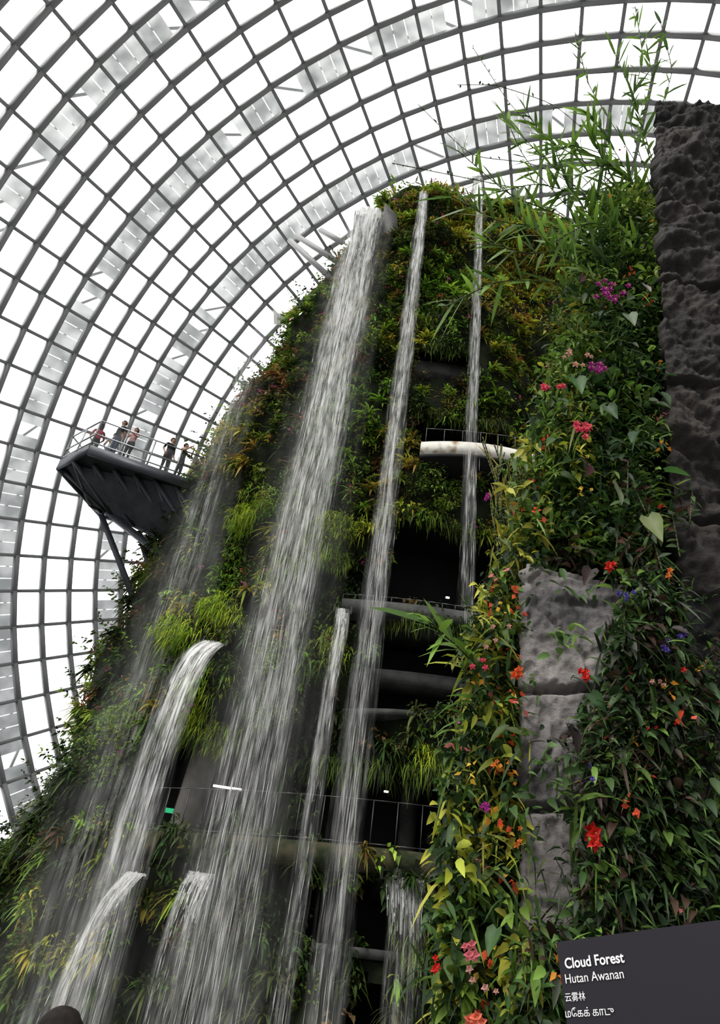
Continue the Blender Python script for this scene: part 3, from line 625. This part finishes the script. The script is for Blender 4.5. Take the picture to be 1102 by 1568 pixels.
# thin reddish runners trailing over the lower right
for k in range(26):
    x0=random.uniform(990,1100); y0=random.uniform(1010,1160); branch([(x0,y0),(x0-random.uniform(20,60),y0+random.uniform(-10,40)),(x0-random.uniform(60,140),y0+random.uniform(10,90))],5.4,5.2,8,.07,.03,[(.3,.03,.02),(.15,.05,.03),(.06,.09,.03)],T_leaf,spread=1.1)
for (px,py,s,c,D) in [(985,455,.16,(.35,.3,.28),(.1,-.3,-1)),(962,500,.24,(.13,.18,.10),(.3,-.3,-1)),(940,762,.22,(.2,.24,.14),(-.1,-.2,-1)),(992,810,.27,(.2,.25,.09),(-.1,-.3,-1)),(1018,740,.2,(.07,.17,.04),(.9,-.3,-.2)),(882,598,.26,(.04,.12,.02),(-.1,-.3,-1)),
   (888,440,.2,(.05,.01,.015),(.1,-.3,-1)),(870,1130,.2,(.02,.012,.012),(.1,-.3,-1)),(900,730,.18,(.06,.01,.015),(0,-.3,-1)),(965,470,.18,(.07,.12,.04),(-.6,-.3,-1)),(905,890,.2,(.03,.015,.012),(-.2,-.3,-1)),(850,690,.17,(.05,.12,.03),(-.5,-.3,-.8)),(1000,900,.17,(.04,.1,.03),(.3,-.3,-1)),(905,1080,.15,(.04,.1,.03),(.3,-.3,-1)),(760,1440,.15,(.05,.12,.03),(-.3,-.3,-1)),(1010,620,.2,(.04,.09,.03),(.1,-.3,-1)),(975,680,.2,(.03,.08,.03),(-.3,-.3,-1)),(930,640,.2,(.03,.08,.02),(.3,-.3,-1))]:
    one(px,py-18,5.2,T_heart,s*1.2,s*.8,c,D=(D[0]+random.uniform(-.35,.35),D[1],D[2]),droop=.05)
for k in range(130):
    py=random.uniform(430,1050); px=random.uniform(LB_(py)+10,1010)
    if px<965 and py>850: continue
    s=random.uniform(.1,.2); one(px,py,random.uniform(5.4,5.9),T_heart,s,s*.7,random.choice(GR['k']),D=(random.uniform(-1,1),-.4,random.uniform(-1,.3)),droop=.1)
def flower(px,py,s,c,Y=5.2,npet=5):
    p=P(px,py,Y); a=np.linspace(0,2*pi,npet,endpoint=False)+random.random()*6; tx=np.array([1,0,.1]); tz=np.array([0,-.35,1.])
    d=np.cos(a)[:,None]*tx+np.sin(a)[:,None]*tz+np.array([0,-.25,0])
    fb.add(T_heart,np.repeat(p[None],npet,0),d,np.repeat([[0,-1.,.3]],npet,0)+.1*rdir(npet),s,s*.9,np.array(c)*rng.uniform(.8,1.15,(npet,1)),.1)
    fb.add(T_leaf,p[None]+[0,-.02,0],np.array([[0,-1,.2]]),rdir(1),s*.4,s*.25,np.array((.7,.55,.1)),0)
mg=(.45,.03,.3); pk=(.8,.08,.16); rd=(.7,.02,.015); og=(.85,.25,.04); pu=(.14,.1,.5); pl=(.75,.4,.35)
for (px,py,s,c,nf,sp) in [(932,448,.055,mg,14,18),(912,562,.05,mg,9,12),(888,655,.055,pk,8,12),(832,590,.05,pk,4,6),(857,592,.045,pk,3,5),(870,548,.045,pl,4,12),(900,535,.04,pl,3,12),(905,1280,.075,rd,3,9),(897,1037,.05,rd,3,8),(793,1032,.045,(.8,.12,.03),3,5),
   (865,1490,.045,og,4,10),(933,862,.055,rd,3,8),(1020,880,.05,og,2,5),(1045,965,.035,pu,4,6),(1020,992,.035,pu,5,8),(962,905,.035,pu,5,12),(745,760,.03,mg,4,6),(742,1237,.03,mg,5,6),(722,1455,.04,(.8,.2,.25),4,10),(733,1560,.05,(.85,.2,.12),4,10),(675,1480,.03,rd,3,16),
   (750,985,.03,pl,4,22),(770,1165,.03,og,3,10),(725,73,.025,mg,3,4),(955,225,.03,rd,2,6),(935,300,.03,og,2,4),(1050,1040,.03,rd,3,18),(1015,1050,.03,pl,4,12),(735,1500,.03,pl,4,20),(910,1190,.025,pu,4,20),(1010,1110,.02,rd,3,30),(735,1010,.03,pk,4,10),(790,1280,.03,og,3,14)]:
    for i in range(nf): flower(px+random.gauss(0,sp*.6),py+random.gauss(0,sp*.6),s*random.uniform(.7,1.1),c,5.15+random.uniform(-.1,.1))
pw=empty('flowering_plant_wall')
ff.build('leaves',M_leaf,pw); fb.build('blossoms',M_petal,pw)
M_stem=mat('stem',(.06,.07,.03),.7); beamobj('stems',stem,(0.2,-.7,.6),.012,.012,M_stem,pw)
# ---------------- sign -----------------
sg=empty('information_sign')
TL=P(850,1442,2.35); TR=P(1102,1408,1.95); ex=TR-TL; ex/=np.linalg.norm(ex); ezv=np.array([0,0,1.]); ezv-=ex*ex.dot(ezv); ezv/=np.linalg.norm(ezv); nn=np.cross(ex,ezv)
if nn[1]>0: nn=-nn
W_,H_=.95,.62; th_=.025
crn=[TL,TL+ex*W_,TL+ex*W_-ezv*H_,TL-ezv*H_]
bm=bmesh.new(); a=[bm.verts.new(Vector(c)) for c in crn]; b=[bm.verts.new(Vector(c-nn*th_)) for c in crn]
bm.faces.new(a); bm.faces.new(b[::-1])
for i in range(4): bm.faces.new((a[i],b[i],b[(i+1)%4],a[(i+1)%4]))
bmesh.ops.recalc_face_normals(bm,faces=bm.faces); bmesh.ops.bevel(bm,geom=list(bm.edges),offset=.003,segments=2,affect='EDGES')
me=bpy.data.meshes.new('panel'); bm.to_mesh(me); me.materials.append(M_sign); o=bpy.data.objects.new('panel',me); scene.collection.objects.link(o); o.parent=sg
def post(f):
    c=TL+ex*W_*f-ezv*H_*.9-nn*.05; return (c,np.array([c[0],c[1],0.]))
beamobj('posts',[post(.12),post(.88)],(0,1,0),.05,.05,M_steeld,sg)
def hit(px,py):
    d=ray(px,py); t=(TL-CAM).dot(nn)/d.dot(nn); return CAM+d*t
def text(s,p0,p1,bold=0):
    a=hit(*p0);b=hit(*p1); w=(b-a).dot(ex); cu=bpy.data.curves.new('lettering','FONT'); cu.body=s; cu.size=1; cu.extrude=.002; cu.offset=bold
    ob=bpy.data.objects.new('lettering',cu); scene.collection.objects.link(ob); bpy.context.view_layer.update()
    bw=ob.dimensions.x or 1; k=w/bw; cu.materials.append(M_text)
    Mx=Matrix((Vector(ex),Vector(ezv),Vector(nn))).transposed().to_4x4(); Mx.translation=Vector(a+nn*.003); ob.matrix_world=Mx@Matrix.Scale(k,4); 
    ob.parent=sg
text('Cloud Forest',(866,1483),(957,1476),.02); text('Hutan Awanan',(866,1506),(956,1503)); text('云雾林',(866,1533),(897,1531)); text('மேகக் காடு',(866,1558),(940,1553))
# ---------------- ground -----------------
npmesh('ground',[(-90,-40,0),(90,-40,0),(90,110,0),(-90,110,0)],[(0,1,2,3)],M_ground)
# ---------------- light -----------------
w=bpy.data.worlds.new('overcast_sky'); scene.world=w; w.use_nodes=True; nt=w.node_tree; bg=nt.nodes['Background']
tc=nt.nodes.new('ShaderNodeTexCoord'); dp=nt.nodes.new('ShaderNodeVectorMath'); dp.operation='DOT_PRODUCT'; dp.inputs[1].default_value=(-.3,.8,.55)
nt.links.new(tc.outputs['Generated'],dp.inputs[0]); mr=nt.nodes.new('ShaderNodeMapRange'); mr.inputs[1].default_value=-.3; mr.inputs[2].default_value=.55; mr.inputs[3].default_value=.65; mr.inputs[4].default_value=2.4
nt.links.new(dp.outputs['Value'],mr.inputs[0]); nt.links.new(mr.outputs[0],bg.inputs['Strength']); bg.inputs['Color'].default_value=(.985,.99,1,1)
s=bpy.data.lights.new('sun','SUN'); s.energy=4.2; s.angle=math.radians(30); s.color=(1,.97,.9); so=bpy.data.objects.new('sun',s); scene.collection.objects.link(so)
so.rotation_euler=Vector((.35,.5,-1)).to_track_quat('-Z','Y').to_euler()
